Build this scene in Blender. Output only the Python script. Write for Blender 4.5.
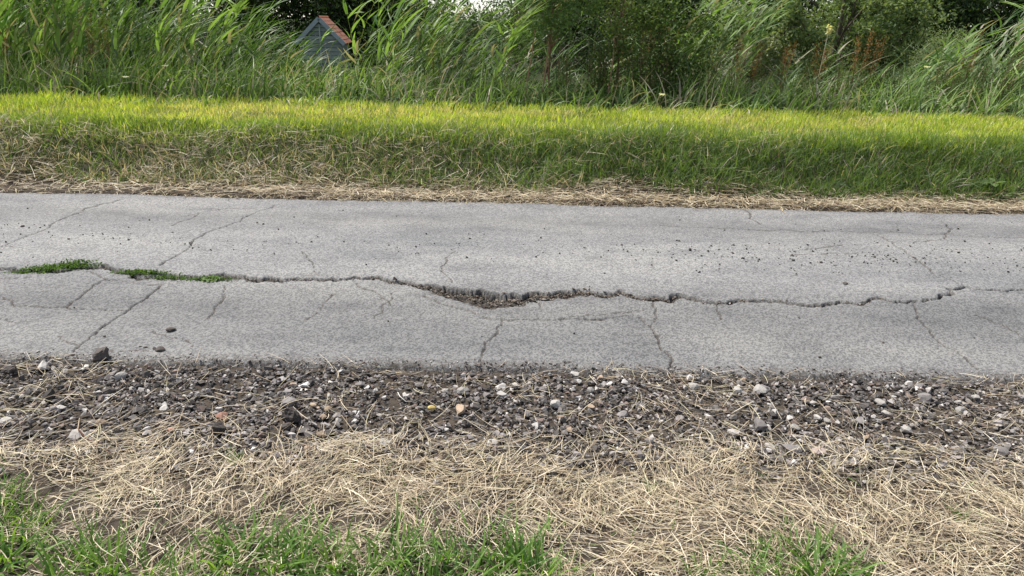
import bpy, math, random
import numpy as np
from mathutils import Matrix, Vector
R_ = math.radians
for o in list(bpy.data.objects): bpy.data.objects.remove(o)
S = bpy.context.scene; COL = S.collection
# ---------------------------------------------------------------- camera
cam = bpy.data.cameras.new('camera'); camo = bpy.data.objects.new('camera', cam); COL.objects.link(camo)
cam.sensor_width = 36; cam.lens = 745 / 1024 * 36; cam.clip_start = .05; cam.clip_end = 2000
camo.matrix_world = Matrix.Translation((0, 0, 1.55)) @ Matrix.Rotation(R_(90 - 19.8), 4, 'X') @ Matrix.Rotation(R_(1.25), 4, 'Z')
S.camera = camo
# ---------------------------------------------------------------- sky, sun, exposure
SUN_EL, SUN_AZ = 60, -55          # azimuth clockwise from +Y: sun stands beyond the bank, to the left
W = bpy.data.worlds.new('World'); S.world = W; W.use_nodes = True
nt = W.node_tree; nt.nodes.clear()
sky = nt.nodes.new('ShaderNodeTexSky'); sky.sky_type = 'NISHITA'; sky.sun_disc = False
sky.sun_elevation = R_(SUN_EL); sky.sun_rotation = R_(SUN_AZ); sky.air_density = 1.0; sky.dust_density = 0.4; sky.ozone_density = 2.0
hs = nt.nodes.new('ShaderNodeHueSaturation'); hs.inputs['Saturation'].default_value = .5
bg = nt.nodes.new('ShaderNodeBackground'); bg.inputs['Strength'].default_value = .08
wo = nt.nodes.new('ShaderNodeOutputWorld')
nt.links.new(sky.outputs[0], hs.inputs['Color']); nt.links.new(hs.outputs[0], bg.inputs[0]); nt.links.new(bg.outputs[0], wo.inputs[0])
sl = bpy.data.lights.new('sun', 'SUN'); sl.energy = 3.1; sl.angle = R_(8); sl.color = (1, .95, .87)
so = bpy.data.objects.new('sun', sl); COL.objects.link(so)
sd = Vector((math.sin(R_(SUN_AZ)) * math.cos(R_(SUN_EL)), math.cos(R_(SUN_AZ)) * math.cos(R_(SUN_EL)), math.sin(R_(SUN_EL))))
so.rotation_euler = sd.to_track_quat('Z', 'Y').to_euler(); so.location = (0, 0, 30)
S.view_settings.view_transform = 'Standard'; S.view_settings.look = 'None'; S.view_settings.gamma = 1
S.view_settings.exposure = EXPOSURE = 1.17

# ================================================================ helpers
rng = np.random.default_rng(7)
random.seed(7)
def tag(o, label=None, cat=None, group=None, kind=None):
    for k, v in (('label', label), ('category', cat), ('group', group), ('kind', kind)):
        if v: o[k] = v
    return o
def link(name, me, mat=None, parent=None):
    o = bpy.data.objects.new(name, me); COL.objects.link(o)
    if mat is not None and me is not None and not me.materials: me.materials.append(mat)
    if parent is not None: o.parent = parent
    return o
def empty(name, loc=(0, 0, 0), rz=0):
    o = bpy.data.objects.new(name, None); COL.objects.link(o); o.location = loc; o.rotation_euler = (0, 0, rz)
    o.empty_display_size = .05
    return o
def mesh_np(name, V, Fc, tint=None, smooth=False, extra=None):
    """V (n,3); Fc (m,k) face indices; tint (n,3)"""
    me = bpy.data.meshes.new(name); V = np.ascontiguousarray(V, np.float32); Fc = np.ascontiguousarray(Fc, np.int32)
    m, k = Fc.shape
    me.vertices.add(len(V)); me.vertices.foreach_set('co', V.ravel())
    me.loops.add(m * k); me.loops.foreach_set('vertex_index', Fc.ravel())
    me.polygons.add(m); me.polygons.foreach_set('loop_start', np.arange(0, m * k, k, dtype=np.int32))
    me.polygons.foreach_set('use_smooth', np.full(m, smooth))
    me.update(calc_edges=True)
    if tint is not None:
        a = me.attributes.new('tint', 'FLOAT_COLOR', 'POINT')
        c = np.ones((len(V), 4), np.float32); c[:, :3] = tint; a.data.foreach_set('color', c.ravel())
    for nm, arr in (extra or {}).items():
        a = me.attributes.new(nm, 'FLOAT', 'POINT'); a.data.foreach_set('value', np.ascontiguousarray(arr, np.float32))
    return me
class Bag:
    """collects pieces of one mesh"""
    def __init__(s): s.V = []; s.F = []; s.T = []; s.n = 0
    def add(s, V, Fc, T):
        Fc = np.asarray(Fc)
        if Fc.shape[1] == 3: Fc = np.concatenate([Fc, Fc[:, 2:3]], 1) if False else Fc
        s.V.append(V); s.F.append(Fc + s.n); T = np.broadcast_to(np.asarray(T, float), (len(V), 3)); s.T.append(T); s.n += len(V)
    def mesh(s, name, smooth=False):
        return mesh_np(name, np.concatenate(s.V), np.concatenate(s.F), np.concatenate(s.T), smooth)
def _h(ix, iy, seed):
    n = (ix.astype(np.int64) * 374761393 + iy.astype(np.int64) * 668265263 + seed * 974634777) & 0x7fffffff
    n = ((n ^ (n >> 13)) * 1274126177) & 0x7fffffff
    return ((n ^ (n >> 16)) & 0xffff) / 65535.
def noise(x, y, seed=0):
    x = np.asarray(x, float); y = np.asarray(y, float)
    ix = np.floor(x); iy = np.floor(y); fx = x - ix; fy = y - iy
    fx = fx * fx * (3 - 2 * fx); fy = fy * fy * (3 - 2 * fy); ix = ix.astype(int); iy = iy.astype(int)
    a = _h(ix, iy, seed); b = _h(ix + 1, iy, seed); c = _h(ix, iy + 1, seed); d = _h(ix + 1, iy + 1, seed)
    return (a + (b - a) * fx) * (1 - fy) + (c + (d - c) * fx) * fy
def fbm(x, y, seed=0, o=4):
    x = np.asarray(x, float); y = np.asarray(y, float)
    s = 0; a = .5
    for i in range(o): s = s + a * noise(x, y, seed + i); x = x * 2.03; y = y * 2.03; a *= .5
    return s / (1 - .5 ** o)
def sst(a, b, x):
    t = np.clip((x - a) / (b - a), 0, 1); return t * t * (3 - 2 * t)
def ribbons(B, L, th0, th1, ph0, ph1, w, seg=4, taper=.9, twist=None, tip=.08):
    """curved strips. B (n,3) bases, L lengths, th angle from vertical start/end, ph azimuth start/end, w half width"""
    n = len(B); th0, th1, ph0, ph1, L, w = [np.broadcast_to(np.asarray(a, float), (n,)) for a in (th0, th1, ph0, ph1, L, w)]
    t = np.linspace(0, 1, seg + 1)[None, :]
    tm = (t[:, 1:] + t[:, :-1]) / 2
    th = th0[:, None] + (th1 - th0)[:, None] * tm; ph = ph0[:, None] + (ph1 - ph0)[:, None] * tm
    d = np.stack([np.sin(th) * np.cos(ph), np.sin(th) * np.sin(ph), np.cos(th)], -1) * (L / seg)[:, None, None]
    P = np.concatenate([np.zeros((n, 1, 3)), np.cumsum(d, 1)], 1) + B[:, None, :]
    phn = ph0[:, None] + (ph1 - ph0)[:, None] * t
    thn = th0[:, None] + (th1 - th0)[:, None] * t
    side = np.stack([-np.sin(phn), np.cos(phn), np.zeros_like(phn)], -1)
    nrm = np.stack([np.cos(thn) * np.cos(phn), np.cos(thn) * np.sin(phn), -np.sin(thn)], -1)
    tw = rng.uniform(-.9, .9, n) if twist is None else np.broadcast_to(np.asarray(twist, float), (n,))
    side = side * np.cos(tw)[:, None, None] + nrm * np.sin(tw)[:, None, None]
    prof = np.clip(np.minimum(1, t * 6 + .55) * (1 - taper * t ** 1.6), tip, 1)
    off = side * (w[:, None] * prof)[..., None]
    V = np.stack([P - off, P + off], 2).reshape(n, -1, 3)
    i = np.arange(seg)[:, None] * 2 + np.array([0, 1, 3, 2])[None, :]
    Fc = (np.arange(n) * (seg + 1) * 2)[:, None, None] + i[None]
    return V.reshape(-1, 3), Fc.reshape(-1, 4), (seg + 1) * 2
def rep(T, k): return np.repeat(T, k, 0)
def mixc(a, b, f):
    return np.asarray(a)[None] * (1 - f[:, None]) + np.asarray(b)[None] * f[:, None]
def tube(pts, rad, n=6):
    pts = np.asarray(pts, float); rad = np.asarray(rad, float); k = len(pts)
    tg = np.gradient(pts, axis=0); tg /= np.linalg.norm(tg, axis=1)[:, None] + 1e-9
    up = np.where(np.abs(tg[:, 2:3]) > .9, [[1., 0, 0]], [[0., 0, 1]])
    a = np.cross(tg, up); a /= np.linalg.norm(a, axis=1)[:, None] + 1e-9; b = np.cross(tg, a)
    an = np.arange(n) * 2 * math.pi / n
    V = pts[:, None] + rad[:, None, None] * (a[:, None] * np.cos(an)[None, :, None] + b[:, None] * np.sin(an)[None, :, None])
    Fc = [(i * n + j, i * n + (j + 1) % n, (i + 1) * n + (j + 1) % n, (i + 1) * n + j) for i in range(k - 1) for j in range(n)]
    return V.reshape(-1, 3), np.array(Fc)
def leaves(P, size, up=.35, asp=.5, dirv=None):
    """folded diamond leaves, two triangles as a quad each"""
    n = len(P); size = np.broadcast_to(np.asarray(size, float), (n,))
    d = rng.normal(size=(n, 3)) if dirv is None else dirv + rng.normal(size=(n, 3)) * .5
    d /= np.linalg.norm(d, axis=1)[:, None]
    u = rng.normal(size=(n, 3)); u[:, 2] += up * 3
    s = np.cross(d, u); s /= np.linalg.norm(s, axis=1)[:, None] + 1e-9
    nn = np.cross(s, d)
    b = P - d * size[:, None] * .5
    L = P + s * (size * asp)[:, None] * .5 + nn * (size * .12)[:, None]
    Rr = P - s * (size * asp)[:, None] * .5 + nn * (size * .12)[:, None]
    t = P + d * size[:, None] * .5
    V = np.stack([b, L, t, Rr], 1).reshape(-1, 3)
    return V, np.arange(n * 4).reshape(-1, 4)

# ---------------------------------------------------------------- materials
def new_mat(name):
    m = bpy.data.materials.new(name); m.use_nodes = True; t = m.node_tree; t.nodes.clear()
    out = t.nodes.new('ShaderNodeOutputMaterial'); p = t.nodes.new('ShaderNodeBsdfPrincipled'); t.links.new(p.outputs[0], out.inputs[0])
    return m, t, p, out
def N(t, typ, **kw):
    n = t.nodes.new(typ)
    for k, v in kw.items():
        if k in n.inputs: n.inputs[k].default_value = v
        else: setattr(n, k, v)
    return n
def tint_mat(name, rough=.55, trans=0., spec=.35, nscale=40, namp=.35, tcol=(1, 1, .6)):
    m, t, p, out = new_mat(name)
    a = N(t, 'ShaderNodeAttribute', attribute_name='tint')
    tc = N(t, 'ShaderNodeTexCoord'); no = N(t, 'ShaderNodeTexNoise', Scale=nscale, Detail=3.)
    t.links.new(tc.outputs['Object'], no.inputs['Vector'])
    mr = N(t, 'ShaderNodeMapRange'); mr.inputs['To Min'].default_value = 1 - namp; mr.inputs['To Max'].default_value = 1 + namp
    t.links.new(no.outputs[0], mr.inputs[0])
    mx = N(t, 'ShaderNodeMix', data_type='RGBA', blend_type='MULTIPLY'); mx.inputs[0].default_value = 1
    t.links.new(a.outputs['Color'], mx.inputs[6]); t.links.new(mr.outputs[0], mx.inputs[7])
    t.links.new(mx.outputs[2], p.inputs['Base Color'])
    p.inputs['Roughness'].default_value = rough; p.inputs['Specular IOR Level'].default_value = spec
    if trans:
        tr = N(t, 'ShaderNodeBsdfTranslucent'); ms = N(t, 'ShaderNodeMixShader'); ms.inputs[0].default_value = trans
        m2 = N(t, 'ShaderNodeMix', data_type='RGBA', blend_type='MULTIPLY'); m2.inputs[0].default_value = 1; m2.inputs[7].default_value = (*tcol, 1)
        t.links.new(mx.outputs[2], m2.inputs[6]); t.links.new(m2.outputs[2], tr.inputs[0])
        t.links.new(p.outputs[0], ms.inputs[1]); t.links.new(tr.outputs[0], ms.inputs[2]); t.links.new(ms.outputs[0], out.inputs[0])
    return m
M_LEAF = tint_mat('leaf', .55, .35, .22, 6, .25, (1.5, 1.5, .7))
M_REED = tint_mat('reed_leaf', .5, .3, .3, 5, .25, (1.4, 1.5, .7))
M_GRASS = tint_mat('grass_blade', .5, .4, .35, 3, .25, (1.6, 1.6, .6))
M_STRAW = tint_mat('dry_straw', .6, .2, .3, 30, .3, (1.2, 1.1, .8))
M_STONE = tint_mat('stone', .85, 0, .25, 120, .35)
M_BARK = tint_mat('bark', .9, 0, .15, 25, .5)
M_PAINT = tint_mat('painted_board', .6, 0, .3, 9, .2)
M_TILE = tint_mat('roof_tile', .8, 0, .2, 6, .25)

# ================================================================ terrain
def edge_gravel(x): return 2.345 + .2 * (fbm(x * 1.3, x * 0 + 3, 5) - .5) + .05 * x * .6
def gz(x, y):
    x = np.asarray(x, float); y = np.asarray(y, float)
    wob = .5 * (fbm(x * .8, y * 0, 21) - .5)
    z = -.012 + 0 * x
    z = z - .2 * sst(3.16, 3.3, y) * sst(6.68, 6.5, y)                   # bed under the asphalt
    z = z + .02 * sst(2.6, 2.3, y)                                     # near verge a little higher than the shoulder
    z = z + .0 * sst(6.62, 6.75, y)
    z = z + .44 * sst(6.88 + wob, 7.85 + wob, y)                        # bank
    z = z + .03 * sst(7.7, 10.5, y) - 1.25 * sst(11.2, 14.2, y)
    z = z + (fbm(x * 3.5, y * 4, 31) - .5) * .085 * sst(2.75, 2.3, y) + (fbm(x * 5, y * 5, 32) - .5) * .03 * sst(3.1, 2.9, y) + (fbm(x * 2, y * 2, 33) - .5) * .09 * sst(6.9, 7.6, y)
    return z
ys = np.concatenate([np.array([-400, -150, -60, -25, -10, -4, -1]), np.arange(0, 3.35, .04), np.arange(3.5, 6.4, .3), np.arange(6.4, 12, .07), np.arange(12, 20, .5), [22, 26, 32, 40, 55, 80, 120, 200, 350, 600, 1000]])
xs = np.concatenate([[-900, -400, -200, -100, -50, -30, -20], np.arange(-14, 14.01, .14), [20, 30, 50, 100, 200, 400, 900]])
X, Y = np.meshgrid(xs, ys); V = np.stack([X, Y, gz(X, Y)], -1).reshape(-1, 3)
nx, ny = len(xs), len(ys)
q = (np.arange(ny - 1)[:, None] * nx + np.arange(nx - 1)[None]).reshape(-1, 1) + np.array([0, 1, nx + 1, nx])[None]
m, t, p, out = new_mat('soil')
geo = N(t, 'ShaderNodeNewGeometry'); n1 = N(t, 'ShaderNodeTexNoise', Scale=9., Detail=6.); n2 = N(t, 'ShaderNodeTexNoise', Scale=90., Detail=3.)
for k in (n1, n2): t.links.new(geo.outputs['Position'], k.inputs['Vector'])
sep = N(t, 'ShaderNodeSeparateXYZ'); t.links.new(geo.outputs['Position'], sep.inputs[0])
cr = N(t, 'ShaderNodeValToRGB'); e = cr.color_ramp.elements
e[0].position = .3; e[0].color = (.032, .027, .023, 1); e[1].position = .72; e[1].color = (.095, .077, .060, 1)
t.links.new(n1.outputs[0], cr.inputs[0])
far = N(t, 'ShaderNodeMapRange'); far.inputs['From Min'].default_value = 6.95; far.inputs['From Max'].default_value = 7.4
t.links.new(sep.outputs['Y'], far.inputs[0])
mx = N(t, 'ShaderNodeMix', data_type='RGBA'); t.links.new(far.outputs[0], mx.inputs[0]); t.links.new(cr.outputs[0], mx.inputs[6]); mx.inputs[7].default_value = (.085, .10, .035, 1)
mud = N(t, 'ShaderNodeMapRange'); mud.inputs['From Min'].default_value = 9.6; mud.inputs['From Max'].default_value = 10.2; t.links.new(sep.outputs['Y'], mud.inputs[0])
mx2 = N(t, 'ShaderNodeMix', data_type='RGBA'); t.links.new(mud.outputs[0], mx2.inputs[0]); t.links.new(mx.outputs[2], mx2.inputs[6]); mx2.inputs[7].default_value = (.030, .036, .016, 1)
t.links.new(mx2.outputs[2], p.inputs['Base Color']); p.inputs['Roughness'].default_value = .95; p.inputs['Specular IOR Level'].default_value = .1
bp = N(t, 'ShaderNodeBump', Strength=.8, Distance=.01); t.links.new(n2.outputs[0], bp.inputs['Height']); t.links.new(bp.outputs[0], p.inputs['Normal'])
tag(link('ground', mesh_np('ground', V, q, smooth=True), m), kind='structure')

# ================================================================ road with its cracks
CRACKS = {
  'main': [(-3.254, 4.471), (-3.047, 4.445), (-2.865, 4.457), (-2.777, 4.587), (-2.652, 4.596), (-2.467, 4.485), (-2.207, 4.404), (-1.955, 4.401), (-1.779, 4.433), (-1.52, 4.411), (-1.263, 4.39), (-1.078, 4.402), (-0.9, 4.453), (-0.703, 4.408), (-0.508, 4.346), (-0.318, 4.285), (-0.072, 4.229), (0.171, 4.262), (0.42, 4.332), (0.664, 4.312), (0.833, 4.217), (1.027, 4.281), (1.188, 4.187), (1.401, 4.2), (1.61, 4.196), (1.793, 4.124), (1.98, 4.219), (2.182, 4.266), (2.407, 4.228), (2.55, 4.271), (2.707, 4.369), (2.782, 4.485), (2.924, 4.532), (3.042, 4.482), (3.274, 4.516)],
  'a': [(-3.543, 4.914), (-3.525, 5.22), (-3.555, 5.651), (-3.574, 6.045), (-3.455, 6.388)],
  'b': [(-2.296, 4.6), (-2.29, 5.058), (-2.251, 5.52), (-2.183, 5.999), (-2.088, 6.365)],
  'c': [(-2.109, 3.259), (-2.133, 3.502), (-2.139, 3.824), (-2.128, 4.099), (-2.123, 4.258)],
  'd': [(-2.933, 3.981), (-2.798, 3.877), (-2.638, 3.871), (-2.502, 3.879), (-2.508, 4.041), (-2.531, 4.213), (-2.511, 4.326)],
  'd2': [(-2.502, 3.879), (-2.296, 3.861), (-2.146, 3.839)],
  'd3': [(-3.143, 4.302), (-2.966, 4.333)],
  'd4': [(-2.741, 4.486), (-2.511, 4.326), (-2.2, 4.253), (-2.119, 4.277)],
  'e': [(-0.146, 3.159), (-0.14, 3.326), (-0.098, 3.536), (-0.046, 3.813)],
  'f': [(-0.52, 4.183), (-0.387, 4.04), (-0.267, 3.983), (-0.119, 3.839), (-0.046, 3.828), (0.159, 3.84), (0.327, 3.865), (0.522, 3.861), (0.645, 3.944), (0.727, 3.918), (0.757, 3.758), (0.775, 3.557), (0.792, 3.374), (0.76, 3.182)],
  'f2': [(0.757, 3.758), (0.829, 3.986), (0.842, 4.2)],
  'g': [(2.913, 5.767), (2.914, 5.327), (2.876, 4.897), (2.922, 4.551)],
  'h': [(2.438, 4.23), (2.331, 3.981), (2.282, 3.705), (2.289, 3.475), (2.267, 3.289)],
  'i': [(-0.718, 4.223), (-0.738, 4.019), (-0.762, 3.801)],
  'i2': [(-1.748, 4.265), (-1.675, 3.898), (-1.65, 3.749)],
  'i3': [(-1.055, 4.167), (-1.091, 3.949), (-1.123, 3.751)],
  'k': [(3.698, 6.277), (3.584, 5.942), (3.391, 5.66), (3.102, 5.554)],
  'm': [(0.138, 4.173), (0.164, 4.009)],
  'n': [(1.232, 4.173), (1.187, 3.885)],
  's': [(1.201, 5.932), (1.994, 5.842), (2.805, 5.848), (3.347, 5.802), (4.075, 5.772)],
  'o': [(-2.7, 5.853), (-2.442, 6.258)],
  'p': [(0.203, 3.198), (0.24, 3.266), (0.314, 3.292)],
  'q': [(2.068, 6.525), (2.045, 6.236), (2.063, 6.069)],
}
POT = [(-0.541, 4.362), (-0.321, 4.321), (-0.073, 4.265), (0.203, 4.3), (0.108, 4.154), (-0.039, 4.029), (-0.124, 3.992), (-0.245, 4.082), (-0.4, 4.174)]
STY = dict(main=(.012, .03), a=(.006, .012), b=(.008, .016), c=(.008, .016), d=(.007, .012), d2=(.006, .01), d3=(.006, .01), d4=(.006, .012), e=(.006, .013), f=(.008, .016), f2=(.005, .01),
           g=(.007, .014), h=(.006, .014), i=(.004, .006), i2=(.006, .01), i3=(.004, .006), k=(.005, .01), m=(.006, .012), n=(.005, .008), s=(.004, .004), o=(.004, .006), p=(.005, .01), q=(.005, .008))
hr = np.random.default_rng(33)
for i_h in range(13):                                  # hairlines
    hx, hy, ha = hr.uniform(-3.6, 3.6), hr.uniform(3.4, 6.3), hr.choice([0., 1.57, 3.14, -1.57]) + hr.normal(0, .4); pl = [(hx, hy)]
    for k_h in range(hr.integers(3, 7)): ha += hr.normal(0, .2); hx += .11 * math.cos(ha); hy += .11 * math.sin(ha); pl.append((hx, min(max(hy, 3.3), 6.5)))
    CRACKS['hair%d' % i_h] = pl; STY['hair%d' % i_h] = (.003, .005)
def jag(pts, amp=.06, lv=4):
    pts = [np.array(p_) for p_ in pts]
    for l in range(lv):
        o2 = []
        for a, b in zip(pts[:-1], pts[1:]):
            d = b - a; n_ = np.array([-d[1], d[0]])
            o2 += [a, (a + b) / 2 + n_ * rng.normal() * amp]
        pts = o2 + [pts[-1]]
    return np.array(pts)
def near_edge(x): return 3.19 + .05 * (fbm(x * 2.2, x * 0, 51) - .5) + .035 * (fbm(x * 11, x * 0, 52) - .5)
def far_edge(x): return 6.60 + .10 * (fbm(x * 1.2, x * 0, 53) - .5) + .05 * (fbm(x * 9, x * 0, 54) - .5)
NC, NR = 980, 330
u = np.linspace(-1, 1, NC); vy = np.linspace(0, 1, NR)
y0, y1 = 3.10, 6.72
Yg = y0 + (y1 - y0) * vy[:, None] + 0 * u[None]
half = 2.9 + 2.3 * vy[:, None]
Xg = u[None] * half
xe = np.array([.3, 1, 2.5, 6, 14, 40, 120, 300])      # the lane goes on beyond both sides
Xg = np.concatenate([Xg[:, :1] - xe[::-1][None], Xg, Xg[:, -1:] + xe[None]], 1); Yg = np.concatenate([Yg[:, :1] + 0 * xe[None], Yg, Yg[:, :1] + 0 * xe[None]], 1)
x, y = Xg.ravel(), Yg.ravel()
fx = x + .03 * (fbm(x * 24, y * 24, 61) - .5); fy = y + .05 * (fbm(x * 16, y * 16, 62) - .5) + .022 * (fbm(x * 70, y * 70, 63, 2) - .5)
crack = np.zeros_like(x); z = np.zeros_like(x)
main = jag(CRACKS['main'], .14, 3)
mext = np.concatenate([[[-300, 4.5], [-20, 4.55], [-6, 4.45]], main, [[6, 4.55], [20, 4.5], [300, 4.5]]])
order = np.argsort(mext[:, 0]); my = np.interp(fx, mext[order, 0], mext[order, 1])
dy = fy - my                                        # >0 beyond the long crack
step = np.interp(x, [-3.3, -2.9, -1.8, -1.0, -.5, 0, .6, 1.2, 2, 2.6, 3.3], [.005, .008, .006, .005, .010, .013, .009, .006, .006, .004, .003]) * (.8 + .4 * fbm(x * 7, x * 0, 66))
z -= np.where(dy < 0, step * np.exp(-np.abs(dy) / .3), 0)
# broken strip along the long crack, widest at the hole
bw = np.interp(x, [-3.3, -2.9, -1.9, -1.4, -.9, -.5, -.3, .1, .4, .9, 1.3, 2, 2.6, 3.3], [.015, .03, .035, .022, .014, .035, .06, .055, .036, .026, .013, .010, .009, .006])
bw = bw * (.25 + 1.5 * fbm(x * 7, x * 0 + 2, 67))
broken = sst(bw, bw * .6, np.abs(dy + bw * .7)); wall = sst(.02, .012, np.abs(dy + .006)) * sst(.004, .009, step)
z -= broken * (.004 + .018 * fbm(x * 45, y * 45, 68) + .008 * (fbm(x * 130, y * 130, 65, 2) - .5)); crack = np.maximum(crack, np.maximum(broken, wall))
# pothole
pc = np.array(POT); cx, cy = -.12, 4.16
pa = np.arctan2((pc[:, 1] - cy) / .45, pc[:, 0] - cx); pr_ = np.hypot((pc[:, 1] - cy) / .45, pc[:, 0] - cx); o_ = np.argsort(pa)
ga = np.arctan2((fy - cy) / .45, fx - cx); gr = np.hypot((fy - cy) / .45, fx - cx)
rr = np.interp(ga, np.concatenate([pa[o_] - 2 * math.pi, pa[o_], pa[o_] + 2 * math.pi]), np.tile(pr_[o_], 3))
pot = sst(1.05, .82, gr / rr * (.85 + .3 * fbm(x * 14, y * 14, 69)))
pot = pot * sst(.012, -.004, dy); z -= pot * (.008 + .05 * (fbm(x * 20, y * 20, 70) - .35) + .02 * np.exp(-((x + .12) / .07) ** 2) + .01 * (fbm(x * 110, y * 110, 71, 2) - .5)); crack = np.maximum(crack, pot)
for nm, pts in CRACKS.items():
    P = main if nm == 'main' else jag(pts, lv=3)
    w_, d_ = STY[nm]
    best = np.full(x.shape, 9.)
    for a, b in zip(P[:-1], P[1:]):
        lo, hi = np.minimum(a, b) - .05, np.maximum(a, b) + .05
        idx = np.nonzero((fx > lo[0]) & (fx < hi[0]) & (fy > lo[1]) & (fy < hi[1]))[0]
        if not len(idx): continue
        px, py = fx[idx] - a[0], fy[idx] - a[1]; dx, dyy = b - a; L2 = dx * dx + dyy * dyy + 1e-12
        tt = np.clip((px * dx + py * dyy) / L2, 0, 1)
        best[idx] = np.minimum(best[idx], np.hypot(px - tt * dx, py - tt * dyy))
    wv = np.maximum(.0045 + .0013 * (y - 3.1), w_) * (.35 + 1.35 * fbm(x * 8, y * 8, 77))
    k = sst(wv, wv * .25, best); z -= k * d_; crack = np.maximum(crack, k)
# gentle tyre sag and ragged edges
z += -.012 * np.exp(-((y - 3.9) / .35) ** 2) - .015 * np.exp(-((y - 6.2) / .4) ** 2) + (fbm(x * .8, y * .8, 81) - .5) * .02 + (fbm(x * 160, y * 90, 82) - .5) * .0018
ne, fe = near_edge(x), far_edge(x)
ed = np.maximum(sst(ne + .02, ne - .03, y), sst(fe - .03, fe + .03, y)); z -= ed * .05
dust = np.maximum(sst(ne + .13, ne - .03, y), .8 * sst(fe - .10, fe, y))
nx = Xg.shape[1]
q = (np.arange(NR - 1)[:, None] * nx + np.arange(nx - 1)[None]).reshape(-1, 1) + np.array([0, 1, nx + 1, nx])[None]
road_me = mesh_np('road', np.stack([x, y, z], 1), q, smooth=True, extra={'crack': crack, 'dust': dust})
ROADZ = z.reshape(NR, nx)
def road_z(px, py):
    r = min(NR - 1, max(0, int(round((py - y0) / (y1 - y0) * (NR - 1))))); c = int(np.argmin(np.abs(Xg[r] - px))); return float(ROADZ[r, c])
m, t, p, out = new_mat('worn_asphalt')
geo = N(t, 'ShaderNodeNewGeometry'); pos = geo.outputs['Position']
def tex(kind, scale, detail=3., mapping=None):
    n_ = N(t, kind, Scale=scale)
    if 'Detail' in n_.inputs: n_.inputs['Detail'].default_value = detail
    if mapping:
        mp = N(t, 'ShaderNodeMapping'); mp.inputs['Scale'].default_value = mapping; t.links.new(pos, mp.inputs[0]); t.links.new(mp.outputs[0], n_.inputs['Vector'])
    else: t.links.new(pos, n_.inputs['Vector'])
    return n_
def ramp(src, stops):
    c = N(t, 'ShaderNodeValToRGB'); e = c.color_ramp.elements
    while len(e) < len(stops): e.new(.5)
    for el, (p_, col) in zip(e, stops): el.position = p_; el.color = (*col, 1) if len(col) == 3 else col
    t.links.new(src, c.inputs[0]); return c.outputs[0]
def mulc(a, b, f=1., mode='MULTIPLY'):
    mx = N(t, 'ShaderNodeMix', data_type='RGBA', blend_type=mode)
    if isinstance(f, float): mx.inputs[0].default_value = f
    else: t.links.new(f, mx.inputs[0])
    t.links.new(a, mx.inputs[6])
    if isinstance(b, tuple): mx.inputs[7].default_value = (*b, 1)
    else: t.links.new(b, mx.inputs[7])
    return mx.outputs[2]
big = tex('ShaderNodeTexNoise', 1., 5., (.5, 1.6, 1)); base = ramp(big.outputs[0], [(.28, (.097, .098, .101)), (.5, (.123, .1225, .124)), (.72, (.146, .1445, .142))])
# worn bands along the lane: polished wheel tracks and a paler crown
sep = N(t, 'ShaderNodeSeparateXYZ'); t.links.new(pos, sep.inputs[0])
wob = tex('ShaderNodeTexNoise', .6, 3.); ad = N(t, 'ShaderNodeMath', operation='MULTIPLY_ADD'); t.links.new(wob.outputs[0], ad.inputs[0]); ad.inputs[1].default_value = .5; t.links.new(sep.outputs['Y'], ad.inputs[2])
mr = N(t, 'ShaderNodeMapRange'); mr.inputs['From Min'].default_value = 3.35; mr.inputs['From Max'].default_value = 6.95; t.links.new(ad.outputs[0], mr.inputs[0])
g_ = lambda v: (v, v, v * 1.005)
band = ramp(mr.outputs[0], [(0, g_(.88)), (.12, g_(.83)), (.22, g_(.76)), (.31, g_(.82)), (.40, g_(1.07)), (.60, g_(1.08)), (.72, g_(.95)), (.80, g_(.84)), (.86, g_(1.0)), (1, g_(1.02))])
base = mulc(base, band)
sp = tex('ShaderNodeTexVoronoi', 110.); base = mulc(base, ramp(sp.outputs['Color'], [(.0, (.72, .72, .72)), (.4, (.97, .97, .97)), (.84, (1.06, 1.06, 1.06)), (.96, (2.0, 1.97, 1.9))]))
fine = tex('ShaderNodeTexNoise', 330., 2.); base = mulc(base, ramp(fine.outputs[0], [(.3, (.72, .72, .72)), (.7, (1.22, 1.22, 1.22))]))
stn = tex('ShaderNodeTexNoise', 3.2, 6., (.7, 1.3, 1)); base = mulc(base, ramp(stn.outputs[0], [(.3, (.80, .80, .81)), (.48, (1, 1, 1)), (.75, (1.09, 1.085, 1.07))]))
mid = tex('ShaderNodeTexNoise', 28., 4.); base = mulc(base, ramp(mid.outputs[0], [(.3, (.9, .9, .9)), (.7, (1.08, 1.08, 1.08))]))
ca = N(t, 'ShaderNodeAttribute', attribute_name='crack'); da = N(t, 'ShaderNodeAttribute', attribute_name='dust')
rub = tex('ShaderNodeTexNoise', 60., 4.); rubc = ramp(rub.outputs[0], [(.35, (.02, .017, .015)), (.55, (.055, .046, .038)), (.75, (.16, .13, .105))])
dn = tex('ShaderNodeTexNoise', 45., 5.); dm = N(t, 'ShaderNodeMath', operation='MULTIPLY'); t.links.new(da.outputs['Fac'], dm.inputs[0])
t.links.new(ramp(dn.outputs[0], [(.42, (0, 0, 0)), (.58, (1, 1, 1))]), dm.inputs[1])
base = mulc(base, (.075, .064, .054), dm.outputs[0], 'MIX')
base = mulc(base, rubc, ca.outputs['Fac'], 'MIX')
t.links.new(base, p.inputs['Base Color']); p.inputs['Roughness'].default_value = .82; p.inputs['Specular IOR Level'].default_value = .3
b1 = N(t, 'ShaderNodeBump', Strength=.5, Distance=.003); t.links.new(sp.outputs['Distance'], b1.inputs['Height'])
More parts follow.
